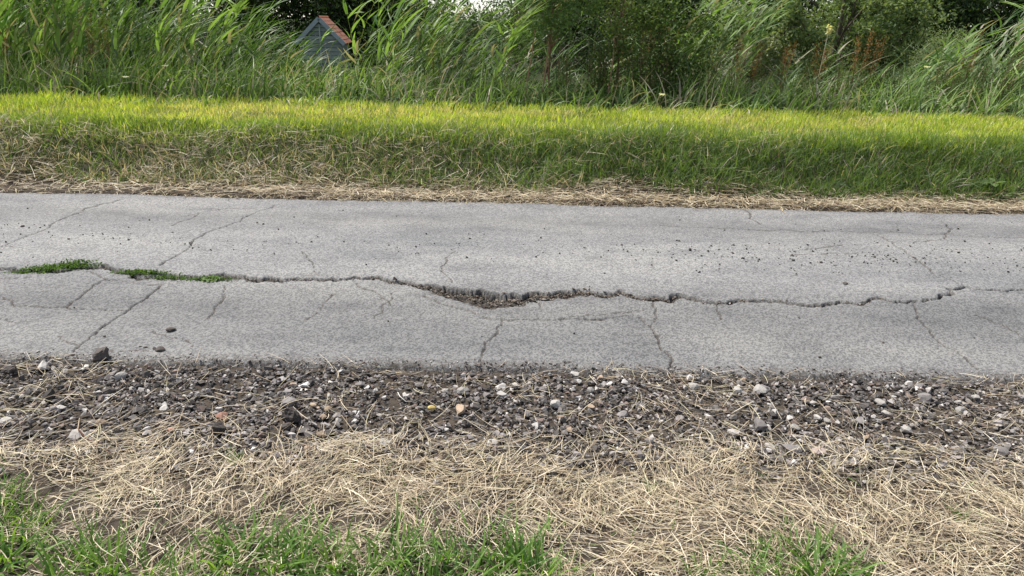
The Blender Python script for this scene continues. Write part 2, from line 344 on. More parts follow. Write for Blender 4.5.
b2 = N(t, 'ShaderNodeBump', Strength=.4, Distance=.003); t.links.new(fine.outputs[0], b2.inputs['Height']); t.links.new(b1.outputs[0], b2.inputs['Normal']); t.links.new(b2.outputs[0], p.inputs['Normal'])
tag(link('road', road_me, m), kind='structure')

# ================================================================ stones
def hull_stone(seed, npt=11, flat=.62, sub=0):
    import bmesh
    r = np.random.default_rng(seed); P = r.normal(size=(npt, 3)); P /= np.linalg.norm(P, axis=1)[:, None]
    P *= r.uniform(.8, 1.1, (npt, 1)); P *= np.array([1, r.uniform(.65, .9), flat * r.uniform(.8, 1.2)]) * .5
    bm = bmesh.new(); [bm.verts.new(v) for v in P]
    bmesh.ops.convex_hull(bm, input=bm.verts[:])
    for v in [v for v in bm.verts if not v.link_faces]: bm.verts.remove(v)
    if sub:
        bmesh.ops.bevel(bm, geom=bm.edges[:], offset=.07, segments=1, affect='EDGES', clamp_overlap=True)
    bmesh.ops.triangulate(bm, faces=bm.faces[:]); bm.verts.ensure_lookup_table(); bm.verts.index_update()
    V = np.array([v.co[:] for v in bm.verts]); Fc = np.array([[v.index for v in f.verts] for f in bm.faces]); bm.free()
    return V, Fc
def stone_field(name, pos, size, tints, seeds=24, npt=10):
    protos = [hull_stone(100 + k, npt) for k in range(seeds)]; bag = Bag(); n = len(pos)
    which = rng.integers(0, seeds, n)
    for k in range(seeds):
        idx = np.nonzero(which == k)[0]
        if not len(idx): continue
        V, Fc = protos[k]; a = rng.uniform(0, 6.283, len(idx)); ti = rng.normal(0, .35, (len(idx), 2))
        ca_, sa = np.cos(a), np.sin(a); Z = np.zeros_like(a)
        Rz = np.stack([np.stack([ca_, -sa, Z], -1), np.stack([sa, ca_, Z], -1), np.stack([Z, Z, Z + 1], -1)], 1)
        c1, s1 = np.cos(ti[:, 0]), np.sin(ti[:, 0]); Rx = np.stack([np.stack([Z + 1, Z, Z], -1), np.stack([Z, c1, -s1], -1), np.stack([Z, s1, c1], -1)], 1)
        W_ = np.einsum('nij,njk,vk->nvi', Rz, Rx, V) * size[idx][:, None, None] + pos[idx][:, None, :]
        FF = Fc[None] + (np.arange(len(idx)) * len(V))[:, None, None]
        bag.add(W_.reshape(-1, 3), FF.reshape(-1, 3), rep(tints[idx], len(V)))
    return bag.mesh(name)
n = 30000
gx = rng.uniform(-3.6, 3.6, n); gy = edge_gravel(gx) - .12 + rng.random(n) * (3.25 + .06 * rng.random(n) ** 2 - edge_gravel(gx) + .10)
keep = rng.random(n) < np.where(gy < edge_gravel(gx), .45, 1); gx, gy = gx[keep], gy[keep]; n = len(gx)
clus = fbm(gx * 2.2, gy * 2.2, 91)
sz = np.clip(rng.lognormal(math.log(.0190), .45, n), .007, .055) * (.75 + .5 * clus); sz *= np.where(gy > 3.13, .45, 1)
gzz = np.where(gy > near_edge(gx) - .02, -.006, gz(gx, gy) + .006) + rng.uniform(-.006, .012, n) + .02 * (fbm(gx * 6, gy * 6, 92) - .5)
gzz = np.where(gy > near_edge(gx) - .0, .0, gzz)
pal = np.array([[.098, .088, .082], [.062, .056, .052], [.14, .127, .118], [.22, .20, .193], [.17, .13, .11], [.33, .305, .29], [.47, .445, .42]])
ti = pal[rng.choice(len(pal), n, p=[.27, .18, .19, .17, .08, .075, .035])] * rng.uniform(.7, 1.35, (n, 1))
tag(link('gravel', stone_field('gravel', np.stack([gx, gy, gzz], 1), sz, ti), M_STONE), 'dark crushed stone and asphalt crumbs along the near road edge', 'gravel', kind='stuff')
# rubble in the broken crack and grit on the lane
n = 2600; px = np.where(rng.random(n) < .6, rng.uniform(-.62, .95, n), rng.uniform(-2.4, 2.4, n)); i_ = np.interp(px, mext[order, 0], mext[order, 1]); bwx = np.interp(px, [-2.4, -.62, -.3, .1, .4, .95, 2.4], [.02, .045, .17, .16, .05, .03, .012])
py = i_ + .012 - rng.random(n) ** 1.3 * bwx
pz = np.array([road_z(a, b - .012) for a, b in zip(px, py)])
ps = rng.lognormal(math.log(.012), .5, n).clip(.005, .04) * np.where(np.abs(px) > .95, .7, 1)
ti = np.array([[.12, .098, .078], [.05, .043, .037], [.2, .17, .14], [.30, .26, .22]])[rng.choice(4, n, p=[.5, .25, .18, .07])] * rng.uniform(.7, 1.3, (n, 1))
tag(link('rubble', stone_field('rubble', np.stack([px, py, pz + ps * .3], 1), ps, ti), M_STONE), 'loose broken asphalt rubble filling the pothole and long crack', 'rubble', kind='stuff')
n = 1150; px = rng.uniform(-4.4, 4.6, n); py = np.where(rng.random(n) < .75, rng.normal(5.15, .2, n), rng.uniform(3.3, 6.4, n)) - .02 * px
py = py.clip(3.3, 6.4); keep = rng.random(n) < np.where(py > 4.7, .35 + .65 * sst(.3, 2, px), .35); px, py = px[keep], py[keep]; n = len(px)
pz = np.array([road_z(a, b) for a, b in zip(px, py)]); ps = rng.lognormal(math.log(.013), .4, n).clip(.006, .026)
ti = np.array([.05, .045, .04])[None] * rng.uniform(.6, 1.6, (n, 1))
tag(link('grit', stone_field('grit', np.stack([px, py, pz + ps * .22], 1), ps, ti), M_STONE), 'small dark grit crumbs scattered over the asphalt', 'grit', kind='stuff')
# single stones
STC = dict(w=(.43, .405, .375), g=(.23, .21, .20), r=(.42, .24, .18), o=(.38, .29, .21), y=(.55, .42, .16), d=(.085, .073, .066), p=(.52, .42, .38))
STL = dict(w='pale whitish pebble lying among the dark gravel', g='mid grey stone lying among the dark gravel', r='brick red stone fragment in the dark gravel', o='tan brown stone lying among the dark gravel',
           y='small yellow stone in the dark gravel', d='large dark lump of broken asphalt in the gravel', p='rounded pinkish white stone at the straw edge of the gravel')
STN = dict(w='pebble', g='stone', r='brick_fragment', o='stone', y='stone', d='asphalt_lump', p='stone')
cnt = 0
def rough_stone(seed, flat, sub=2, rough=.25):
    import bmesh
    r = np.random.default_rng(seed); bm = bmesh.new(); bmesh.ops.create_icosphere(bm, subdivisions=sub, radius=.5)
    bm.verts.index_update(); V = np.array([v.co[:] for v in bm.verts]); Fc = np.array([[v.index for v in f.verts] for f in bm.faces]); bm.free()
    D = r.normal(size=(9, 3)); D /= np.linalg.norm(D, axis=1)[:, None]; cut = r.uniform(.19, .42, 9)
    for d_, c_ in zip(D, cut):
        h_ = V @ d_; V = V - np.maximum(h_ - c_, 0)[:, None] * d_[None] * .92       # facets
    V = V * (1 + rough * (fbm(V[:, 0] * 5 + V[:, 2] * 3 + seed, V[:, 1] * 5 - V[:, 2] * 4, seed) - .5))[:, None] + r.normal(0, .012, V.shape); V *= np.array([1, r.uniform(.65, .9), flat * r.uniform(.75, 1.1)])
    return V / (np.ptp(V[:, 0])), Fc
def one_stone(px, py, pz, d, key, label, cat, group, name, big=False):
    global cnt; cnt += 1
    V, Fc = rough_stone(500 + cnt, .62 if not big else .85, 3 if big and d > .05 else 2, .9 if big else .25)
    a = rng.uniform(0, 6.28); c_, s_ = math.cos(a), math.sin(a); V = V @ np.array([[c_, -s_, 0], [s_, c_, 0], [0, 0, 1.]]).T * d * 1.08
    me = mesh_np(name, V, Fc, np.broadcast_to(np.array(STC[key]) * rng.uniform(.6, 1.1), (len(V), 3)), smooth=False)
    o = link(name, me, M_STONE); o.location = (px, py, pz - V[:, 2].min() * .75); return tag(o, label, cat, group)
GRAV = [(-2.137, 3.071, 0.051, 'w'), (-1.748, 3.009, 0.045, 'w'), (-1.998, 3.078, 0.023, 'w'), (-1.422, 2.713, 0.034, 'w'), (-1.674, 2.506, 0.051, 'w'), (-2.014, 2.606, 0.045, 'w'), (-1.851, 2.719, 0.038, 'w'), (-1.883, 2.71, 0.034, 'g'), (-2.01, 2.79, 0.034, 'w'), (-1.156, 2.643, 0.049, 'r'), (-1.615, 2.584, 0.044, 'o'), (-1.316, 2.528, 0.028, 'r'), (-0.469, 2.448, 0.058, 'w'), (-0.461, 2.897, 0.031, 'w'), (-0.59, 2.91, 0.035, 'w'), (-0.326, 2.779, 0.034, 'y'), (-0.922, 2.787, 0.06, 'g'), (-0.831, 2.791, 0.03, 'o'), (-0.762, 2.684, 0.029, 'o'), (-0.728, 2.545, 0.036, 'o'), (-0.696, 2.663, 0.029, 'w'), (-0.756, 2.429, 0.035, 'o'), (-0.207, 2.767, 0.064, 'o'), (-0.044, 2.982, 0.05, 'w'), (-0.033, 2.898, 0.04, 'w'), (-0.206, 2.937, 0.058, 'w'), (-0.285, 2.933, 0.031, 'w'), (-0.891, 2.663, 0.091, 'd'), (-0.888, 2.584, 0.057, 'd'), (-0.072, 2.499, 0.032, 'w'), (-0.052, 2.472, 0.031, 'w'), (0.199, 2.819, 0.039, 'w'), (0.302, 3.129, 0.037, 'w'), (0.315, 3.058, 0.028, 'w'), (0.468, 2.754, 0.055, 'g'), (0.629, 2.72, 0.025, 'w'), (0.148, 2.972, 0.04, 'g'), (1.122, 3.008, 0.059, 'w'), (1.025, 2.688, 0.075, 'g'), (0.91, 2.629, 0.053, 'w'), (0.833, 3.023, 0.036, 'w'), (1.026, 3.003, 0.041, 'w'), (1.081, 3.115, 0.028, 'o'), (0.711, 2.74, 0.034, 'g'), (1.168, 2.437, 0.047, 'p'), (1.172, 2.687, 0.042, 'w'), (1.292, 2.765, 0.034, 'w'), (1.131, 2.852, 0.03, 'w'), (1.324, 2.896, 0.031, 'w'), (1.607, 2.821, 0.039, 'w'), (1.616, 2.682, 0.042, 'w'), (1.936, 2.844, 0.039, 'w'), (2.077, 2.976, 0.036, 'w'), (1.726, 3.065, 0.023, 'w'), (1.839, 2.956, 0.054, 'g'), (1.458, 2.731, 0.055, 'g'), (1.43, 2.612, 0.033, 'o'), (2.064, 2.685, 0.025, 'w'), (1.392, 2.508, 0.051, 'g'), (1.081, 2.482, 0.071, 'g'), (1.916, 2.529, 0.056, 'g'), (1.741, 2.515, 0.052, 'g'), (1.019, 2.529, 0.048, 'w'), (1.622, 2.91, 0.049, 'w'), (-2.271, 3.024, 0.059, 'd'), (-1.648, 2.898, 0.026, 'w'), (-1.46, 2.56, 0.032, 'g'), (-1.139, 2.414, 0.027, 'g'), (-1.111, 2.575, 0.036, 'g'), (-1.955, 2.81, 0.047, 'd'), (-1.724, 2.857, 0.052, 'd'), (-1.13, 2.521, 0.052, 'd'), (-0.668, 2.972, 0.04, 'g'), (-0.402, 2.985, 0.041, 'g'), (0.072, 2.579, 0.036, 'g'), (0.245, 2.616, 0.033, 'o'), (0.53, 2.644, 0.033, 'g'), (0.554, 2.546, 0.036, 'g'), (0.358, 2.972, 0.031, 'w'), (0.023, 3.005, 0.036, 'w')]
from collections import Counter
kc = Counter(k[3] for k in GRAV)
for (px, py, d, k) in GRAV:
    base_z = float(gz(px, py)) + .010
    lab, cat = STL[k], 'stone'
    one_stone(px, py, base_z, d, k, lab, cat, None if kc[k] == 1 else {'w': 'pale pebbles in the gravel', 'g': 'grey stones in the gravel', 'r': 'red fragments in the gravel', 'o': 'brown stones in the gravel', 'd': 'dark lumps in the gravel'}[k], STN[k], k == 'd')
for _ in range(34):
    px = rng.uniform(-2.8, 2.8); py = rng.uniform(2.5, 3.1); k = rng.choice(['w', 'g', 'o'], p=[.25, .5, .25])
    one_stone(px, py, float(gz(px, py)) + .010, rng.uniform(.018, .034), k, STL[k], 'stone', {'w': 'pale pebbles in the gravel', 'g': 'grey stones in the gravel', 'o': 'brown stones in the gravel'}[k], STN[k])
RST = [(-1.774, 3.561, 0.047), (-1.797, 3.333, 0.02), (-1.748, 3.324, 0.02), (-1.709, 3.303, 0.044), (-1.826, 3.344, 0.015), (-1.928, 3.189, 0.086), (-1.653, 3.138, 0.056), (2.134, 4.518, 0.026), (1.951, 3.595, 0.021), (1.542, 3.389, 0.02), (1.289, 5.205, 0.029), (1.627, 5.036, 0.028), (1.973, 5.014, 0.028), (2.008, 5.135, 0.036), (2.157, 4.981, 0.035), (-3.713, 5.428, 0.03)]
RL = ['flat round dark stone alone on the asphalt', 0, 0, 'flattened dark crumb on asphalt beside smaller crumbs', 0, 'big rough clod of asphalt on the road edge', 'dark asphalt clod half in gravel at the road edge']
for i, (px, py, d) in enumerate(RST):
    lab = RL[i] if i < len(RL) and RL[i] else 'tiny dark stone chip lying on the asphalt'
    one_stone(px, py, road_z(px, py) - .003, d, 'd', lab, 'stone', 'dark chips on the asphalt' if 'tiny' in lab else None, 'asphalt_lump' if i in (5, 6) else 'stone_chip', i in (5, 6))

# ================================================================ straw and grass
STRAW = np.array([[.62, .52, .37], [.72, .64, .50], [.50, .40, .275], [.34, .262, .185], [.54, .49, .32]])
def straw_mesh(name, px, py, zoff, Lr, wr, seg=4, pal=STRAW, thr=(1.42, 1.68)):
    n = len(px); B = np.stack([px, py, gz(px, py) + zoff], 1)
    ph = 9 * fbm(px * 1.7 + 5, py * 2.6, 171) + rng.normal(0, .75, n) + math.pi * (rng.random(n) < .5); th = rng.uniform(*thr, n)
    V, Fc, k = ribbons(B, rng.uniform(*Lr, n) * rng.uniform(.6, 1, n), th - .08, th + rng.normal(.05, .15, n), ph, ph + rng.normal(0, .4, n), rng.uniform(*wr, n), seg, .45, rng.uniform(-.6, .6, n), .4)
    T = pal[rng.integers(0, len(pal), n)] * np.where(rng.random((n, 1)) < .3, rng.uniform(.4, .7, (n, 1)), rng.uniform(.8, 1.2, (n, 1)))
    V[:, 2] = np.maximum(V[:, 2], gz(V[:, 0], V[:, 1]) + .002)
    return mesh_np(name, V, Fc, rep(T, k))
def near_green(x, y):     # where the turf shows through the mown straw
    g = sst(1.97, 1.80, y + .08 * (fbm(x * 4, y * 4, 120) - .5)); win = np.interp(x, [-2, -1.5, -1.42, -1.35, -1.25, -1.0, -.92, -.85, .05, .12, .4, .5, .6, .62, .95, 1.02, 3], [1, 1, 1, .3, .9, .9, .35, 1, 1, .1, .05, .4, .4, .9, .9, .1, .15])
    return g * win
n = 72000; px = rng.uniform(-2.8, 2.8, n); py = rng.uniform(1.2, 2.62, n)
keep = rng.random(n) < sst(edge_gravel(px) + .24, edge_gravel(px) - .10, py + .2 * (fbm(px * 3.5, py * 3.5, 121) - .5)) * (1 - .35 * near_green(px, py)) * (.38 + .75 * sst(.33, .6, fbm(px * 4, py * 6, 122))) * (.62 + .38 * sst(.30, .42, fbm(px * 2.6, py * 3.4, 125)))
px, py = px[keep], py[keep]
tag(link('straw', straw_mesh('straw', px, py, rng.random(len(px)) ** 1.5 * .045 + .003, (.025, .17), (.0006, .0017), 3), M_STRAW), 'mown dry straw lying over the near verge', 'straw', kind='stuff')
n = 5200; px = rng.uniform(-3.2, 3.2, n); py = rng.uniform(2.45, 3.18, n); keep = rng.random(n) < (.2 + .8 * sst(.45, .65, fbm(px * 2.5, py * 4, 123))); px, py = px[keep], py[keep]
tag(link('straw', straw_mesh('straw_on_gravel', px, py, rng.uniform(.012, .034, len(px)), (.04, .2), (.0006, .0014), 5), M_STRAW), 'loose straw stalks strewn across the dark gravel', 'straw', kind='stuff')
n = 25000; px = rng.uniform(-7.5, 7.5, n); py = 6.58 + rng.random(n) ** 1.4 * .5
keep = rng.random(n) < np.interp(px, [-6, -4, -2.6, -1.2, 8], [.25, .3, .55, 1, 1]); px, py = px[keep], py[keep]
tag(link('straw', straw_mesh('straw_far', px, py, rng.uniform(.01, .06, len(px)), (.06, .22), (.0016, .0035), 2), M_STRAW), 'band of dry straw along the far road edge', 'straw', kind='stuff')
def blade_mesh(name, px, py, L, w, lean, tints, seg=3, zo=-.004, ph=None, bend=.7, taper=.92):
    n = len(px); B = np.stack([px, py, gz(px, py) + zo], 1); ph = rng.uniform(0, 6.283, n) if ph is None else ph
    th = np.abs(rng.normal(0, lean, n))
    V, Fc, k = ribbons(B, L, th, th + rng.uniform(.1, 1.4, n) * bend, ph, ph + rng.normal(0, .3, n), w, seg, taper)
    return mesh_np(name, V, Fc, rep(tints, k))
n = 9000; px = rng.uniform(-8, 3, n); py = 6.9 + rng.random(n) * .75; keep = rng.random(n) < np.interp(px, [-8, -3, -1, .5, 3], [1, .9, .6, .25, .08]) * sst(.3, .6, fbm(px * 1.5, py * 3, 127)); px, py = px[keep], py[keep]
tag(link('straw', straw_mesh('straw_slope', px, py, rng.uniform(.02, .12, len(px)), (.08, .3), (.0016, .003), 4, thr=(1.0, 1.7)), M_STRAW), 'tangled dry straw caught in the grass of the bank slope', 'straw', kind='stuff')
# bank: front slope long and dark, top short and yellow green
n = 74000; px = rng.uniform(-7.6, 8.0, n); py = rng.uniform(6.86, 8.0, n)
dry = np.clip(np.interp(px, [-9, -5, -2.4, -.8, 1, 9], [.95, .92, .8, .5, .2, .14]) * sst(7.75, 7.35, py) + sst(.55, .75, fbm(px * 1.6, py * 3, 130)) * .25, 0, .9)
lowgap = sst(6.9, 7.08, py + .25 * (fbm(px * 1.1, px * 0, 131) - .5))
keep = rng.random(n) < lowgap * (1 - .35 * dry); px, py, dry = px[keep], py[keep], dry[keep]; n = len(px)
isdry = rng.random(n) < dry * .62
T = mixc((.05, .098, .03), (.145, .215, .065), rng.random(n)); T = np.where(sst(7.45, 7.8, py)[:, None] > rng.random((n, 1)), mixc((.10, .17, .03), (.20, .27, .05), rng.random(n)), T)
cl_ = fbm(px * 3.2, py * 5, 133); T = T * (.55 + .9 * cl_)[:, None]
T = np.where(isdry[:, None], STRAW[rng.integers(0, 5, n)] * rng.uniform(.4, .85, (n, 1)) * np.array([[1, .96, 1.35]]), T)
tag(link('bank_grass', blade_mesh('bank_grass', px, py, rng.uniform(.07, .19, n) * (1 - .3 * sst(7.5, 7.8, py)) * (.6 + .9 * cl_) * np.interp(px, [-2, 1], [1, 1.25]), rng.uniform(.0025, .0055, n), np.where(isdry, 1.1, .5), T, 3, bend=1.1), M_GRASS), 'long dark green and dry grass on the bank slope', 'grass', kind='stuff')
n = 66000; px = rng.uniform(-9.5, 10, n); py = rng.uniform(7.55, 10.1, n)
T = mixc((.16, .26, .035), (.54, .58, .11), np.clip(rng.random(n) ** 1.3 * .8 + .6 * (fbm(px * 1.2, py * 1.2, 140) - .3), 0, 1))
T = T * (.6 + .8 * fbm(px * 4, py * 4, 143))[:, None]
yel = rng.random(n) < .14 + .4 * sst(.5, .7, fbm(px * .8, py * 1.4, 141)); T = np.where(yel[:, None], mixc((.50, .45, .20), (.60, .52, .30), rng.random(n)), T)
tag(link('verge_grass', blade_mesh('verge_grass', px, py, rng.uniform(.05, .115, n) * (.55 + .9 * fbm(px * 4, py * 4, 143)), rng.uniform(.0035, .007, n), .35, T, 2, bend=.6), M_GRASS), 'short bright yellow green mown grass on top of the bank', 'grass', kind='stuff')
n = 1400; px = rng.uniform(-8, 8.5, n); py = rng.uniform(6.95, 7.7, n); T = STRAW[rng.integers(0, 5, n)] * rng.uniform(.6, 1.1, (n, 1))
keep = rng.random(n) < np.interp(px, [-8, -1, 1, 8], [1, .9, .45, .45]); px, py, T = px[keep], py[keep], T[keep]; n = len(px)
tag(link('dry_stalks', blade_mesh('dry_stalks', px, py, rng.uniform(.12, .36, n), rng.uniform(.0016, .003, n), .8, T, 4, .03, bend=.9), M_STRAW), 'bleached dry stalks tangled through the bank grass', 'straw', kind='stuff')
# near turf between the straw
n = 9000; px = rng.uniform(-2.6, 2.6, n); py = rng.uniform(.9, 2.35, n); keep = rng.random(n) < .055 + .28 * near_green(px, py); px, py = px[keep], py[keep]; n = len(px)
T = mixc((.035, .10, .018), (.13, .24, .045), rng.random(n))
tag(link('turf', blade_mesh('turf', px, py, rng.uniform(.03, .10, n), rng.uniform(.0012, .0028, n), .55, T, 4, bend=1.), M_GRASS), 'thin green grass growing through the straw', 'grass', kind='stuff')
tuft_me = []
for k in range(7):
    n = 52; r = np.abs(rng.normal(0, .05, n)); a = rng.uniform(0, 6.283, n); B = np.stack([r * np.cos(a), r * np.sin(a), np.zeros(n) - .006], 1)
    th = np.abs(rng.normal(.35, .25, n)); V, Fc, kk = ribbons(B, rng.uniform(.06, .165, n), th, th + rng.uniform(.3, 1.4, n), a + rng.normal(0, .6, n), a + rng.normal(0, .6, n), rng.uniform(.0028, .0058, n), 5, .93)
    T = mixc((.045, .12, .025), (.22, .35, .085), rng.random(n)); V[:, 2] = np.maximum(V[:, 2], -.006); me = mesh_np('grass_tuft', V, Fc, rep(T, kk)); me.materials.append(M_GRASS); tuft_me.append(me)
TUFTS = [(-1.483, 1.809, 1), (-1.528, 1.744, 1.1), (-1.262, 1.816, 0.9), (-1.156, 1.755, 1), (-1.265, 1.691, 1), (-1.022, 1.718, 0.8), (-0.861, 1.785, 1), (-0.788, 1.831, 1.1), (-0.678, 1.77, 1.1), (-0.623, 1.836, 0.9), (-0.508, 1.796, 1), (-0.393, 1.738, 1), (-0.314, 1.794, 1), (-0.197, 1.806, 0.9), (-0.103, 1.746, 1.1), (-0.034, 1.855, 1), (0.042, 1.792, 1.1), (0.1, 1.732, 1), (0.571, 1.767, 0.7), (0.698, 1.75, 0.8), (0.8, 1.795, 0.9), (0.906, 1.841, 0.9), (0.905, 1.757, 1), (0.987, 1.78, 0.8), (0.502, 2.234, 0.35), (-0.992, 2.32, 0.4), (1.522, 2.102, 0.4), (-0.56, 1.712, 1), (-0.213, 1.684, 1), (-0.912, 1.663, 1), (-1.674, 2.07, 0.8), (-1.545, 1.996, 0.8), (-1.647, 1.943, 0.9), (-1.54, 1.907, 0.9), (0.174, 1.755, 0.8), (0.944, 1.82, 1)]
for i, (px, py, s) in enumerate(TUFTS):
    o = link('grass_tuft', tuft_me[i % 7]); o.location = (px, py, float(gz(px, py))); o.rotation_euler = (0, 0, rng.uniform(0, 6.28)); o.scale = (s, s, s)
    tag(o, *(('tiny isolated green tuft among the straw', 'grass tuft', 'tiny tufts among the straw') if s < .5 else ('green grass tuft rising out of the near straw', 'grass tuft', 'grass tufts in the near straw')))

# weeds in the long crack
WEEDS = [(-3.047, 4.425), (-2.968, 4.47), (-2.899, 4.516), (-2.848, 4.54), (-2.809, 4.585), (-2.589, 4.538), (-2.457, 4.465), (-2.356, 4.453), (-2.285, 4.438), (-2.189, 4.405), (-2.118, 4.371), (-2.065, 4.394), (-1.952, 4.363), (-1.868, 4.369)]
for i, (px, py) in enumerate(WEEDS):
    bag = Bag(); n = 190; sp_ = .06
    P = np.stack([rng.normal(0, sp_, n), rng.normal(0, sp_ * .24, n), rng.uniform(.0, .02, n) * (1.9 if i in (4, 10) else 1)], 1)
    V, Fc = leaves(P, rng.uniform(.012, .026, n), .5, .45); bag.add(V, Fc, rep(mixc((.045, .095, .02), (.13, .21, .05), rng.random(n)), 4))
    n = 40; B = np.stack([rng.normal(0, sp_, n), rng.normal(0, sp_ * .3, n), np.zeros(n) - .01], 1); th = np.abs(rng.normal(0, .5, n)); ph = rng.uniform(0, 6.28, n)
    V, Fc, k = ribbons(B, rng.uniform(.018, .042, n), th, th + .7, ph, ph, .0018, 3); bag.add(V, Fc, rep(mixc((.05, .11, .02), (.14, .22, .05), rng.random(n)), k))
    V, Fc, k = ribbons(np.array([[-.17, 0, .004]] * 3), .34, 1.56, 1.56, np.array([0, .05, -.05]), np.array([0, -.06, .06]), .003, 6, .3, 0, .6); bag.add(V, Fc, (.07, .13, .03))
    o = link('weed', bag.mesh('weed'), M_LEAF); o.location = (px, py - .012, road_z(px, py))
    lab = 'pale broad leaved rosette weed at the end of the weedy crack' if i == len(WEEDS) - 1 else 'tallest upright green weed in the asphalt crack' if i == 4 else 'low green weed clump sprouting from the asphalt crack'
    tag(o, lab, 'weed', None if i in (4, len(WEEDS) - 1) else 'weeds in the long crack')
    if i == len(WEEDS) - 1:
        bag = Bag(); n = 12; a = np.linspace(0, 6.28, n); P = np.stack([np.cos(a) * .045, np.sin(a) * .04, np.full(n, .02)], 1)
        V, Fc = leaves(P * np.array([[1, 1, .5]]), .05, 2.5, .45, P * np.array([[1, 1, .1]]) / .045); bag.add(V, Fc, (.15, .23, .085)); link('leaf_rosette', bag.mesh('leaf_rosette'), M_LEAF, o)

# ================================================================ reeds
def reed_arrays(n, B, H, lean, wind=1., nl=(8, 13), wl=(.015, .030), col=((.03, .075, .016), (.13, .22, .05)), dryf=.06):
    """stems and leaves of n reeds at B; returns two (V,F,T) tuples"""
    ph = rng.normal(0, .5, n); th1 = lean + np.abs(rng.normal(0, .18, n)); th0 = rng.normal(.04, .05, n)
    SV, SF, k = ribbons(B, H, th0, th1, ph, ph, .004, 6, .6, tip=.3)
    ST = rep(mixc((.10, .15, .05), (.24, .22, .10), rng.random(n)), k)
    SVr = SV.reshape(n, 7, 2, 3).mean(2)
    LB, LL, A0, A1, P0, P1, LT = [], [], [], [], [], [], []
    for i in range(n):
        m_ = rng.integers(*nl); tt = np.sort(rng.uniform(.22, 1, m_)); f = tt * 6; j = np.minimum(f.astype(int), 5); fr = (f - j)[:, None]
        P = SVr[i, j] * (1 - fr) + SVr[i, j + 1] * fr; LB.append(P); LL.append(rng.uniform(.3, .62, m_) * (1.15 - .5 * np.abs(tt - .6)))
        az = np.where(rng.random(m_) < .35 + .5 * wind, rng.normal(0, .55, m_), rng.normal(math.pi, .8, m_)); az = az + ph[i] * .3
        a0 = rng.uniform(.25, .65, m_) + th1[i] * tt * .6; A0.append(a0); A1.append(a0 + rng.uniform(.1, .95, m_)); P0.append(az); P1.append(az * (1 - .4 * wind))
        c = mixc(col[0], col[1], rng.random(m_) ** 1.2); c = np.where((rng.random(m_) < dryf + .12 * (tt < .35))[:, None], np.array([[.32, .275, .20]]), c); LT.append(c)
    LB = np.concatenate(LB); nL = len(LB)
    LV, LF, k2 = ribbons(LB, np.concatenate(LL), np.concatenate(A0), np.concatenate(A1), np.concatenate(P0), np.concatenate(P1), rng.uniform(*wl, nL), 4, .95, rng.uniform(-.7, .7, nL), .05)
    return (SV, SF, ST), (LV, LF, rep(np.concatenate(LT), k2))
def reed_height(x):      # height of the reed front along the bank
    return np.interp(x, [-11, -7, -5.2, -4.7, -4.25, -3.9, -3.0, -2.55, -2.2, -1.45, -1.0, .0, .5, 1.2, 2.2, 2.6, 3.2, 3.5, 5.8, 6.4, 7.0, 9, 11], [2.3, 2.35, 2.1, 2.05, 1.4, 1.1, 1.0, 1.15, 2.1, 2.2, 1.65, 1.7, 1.8, 1.6, 1.85, 2.1, 2.0, 1.0, .85, 1.3, 1.8, 1.9, 1.9])
reed_protos = []
for k in range(14):
    st, lf = reed_arrays(1, np.zeros((1, 3)), np.array([2.0]), .42 + .1 * (k % 3), dryf=.03 + .04 * (k % 4 == 0), col=((.06, .13, .03), (.29, .42, .12)) if k % 7 else ((.08, .12, .06), (.28, .34, .18)))
    a = mesh_np('stem', *st); a.materials.append(M_REED); b = mesh_np('leaves', *lf); b.materials.append(M_REED); reed_protos.append((a, b))
def in_gap(x): return -4.3 < x < -2.5 or 3.35 < x < 5.9
placed = 0
while placed < 250:
    px = rng.uniform(-9.5, 9.5); py = 10.75 + rng.random() ** 1.3 * 1.9
    h = float(reed_height(px))
    if rng.random() > (.12 if in_gap(px) else 0.1 if -.1 < px < 2.1 else 1): continue
    r_ = empty('reed', (px, py, float(gz(px, py)) - .02), rng.normal(0, .25)); s = h / 2.0 * rng.uniform(.8, 1.12) * (1 - (float(gz(px, py)) - .1) * .1)
    r_.scale = (min(1, s * 1.05), min(1, s * 1.05), s)
    a, b = reed_protos[rng.integers(0, 14)]; link('stem', a, None, r_); link('leaves', b, None, r_)
    tag(r_, 'tall green reed bent by the wind in the reed bed', 'reed', 'reeds along the ditch'); placed += 1
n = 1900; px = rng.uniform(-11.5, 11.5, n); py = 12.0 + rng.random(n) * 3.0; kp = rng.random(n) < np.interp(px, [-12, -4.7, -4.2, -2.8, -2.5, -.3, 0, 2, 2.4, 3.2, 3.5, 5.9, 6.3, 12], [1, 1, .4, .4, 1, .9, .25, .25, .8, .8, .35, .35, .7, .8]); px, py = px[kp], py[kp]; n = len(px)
st, lf = reed_arrays(n, np.stack([px, py, gz(px, py)], 1), reed_height(px) * rng.uniform(.75, 1.08, n) + .1, .4, nl=(6, 10), wl=(.011, .020), col=((.028, .068, .015), (.13, .22, .055)))  # leaf tints darkened to paint the shaded depth behind the front reeds
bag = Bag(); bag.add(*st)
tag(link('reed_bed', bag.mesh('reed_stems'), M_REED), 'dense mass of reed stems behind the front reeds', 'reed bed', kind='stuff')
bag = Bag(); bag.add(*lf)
tag(link('reed_bed', bag.mesh('reed_bed'), M_REED), 'dense mass of windblown reed leaves behind the front reeds', 'reed bed', kind='stuff')
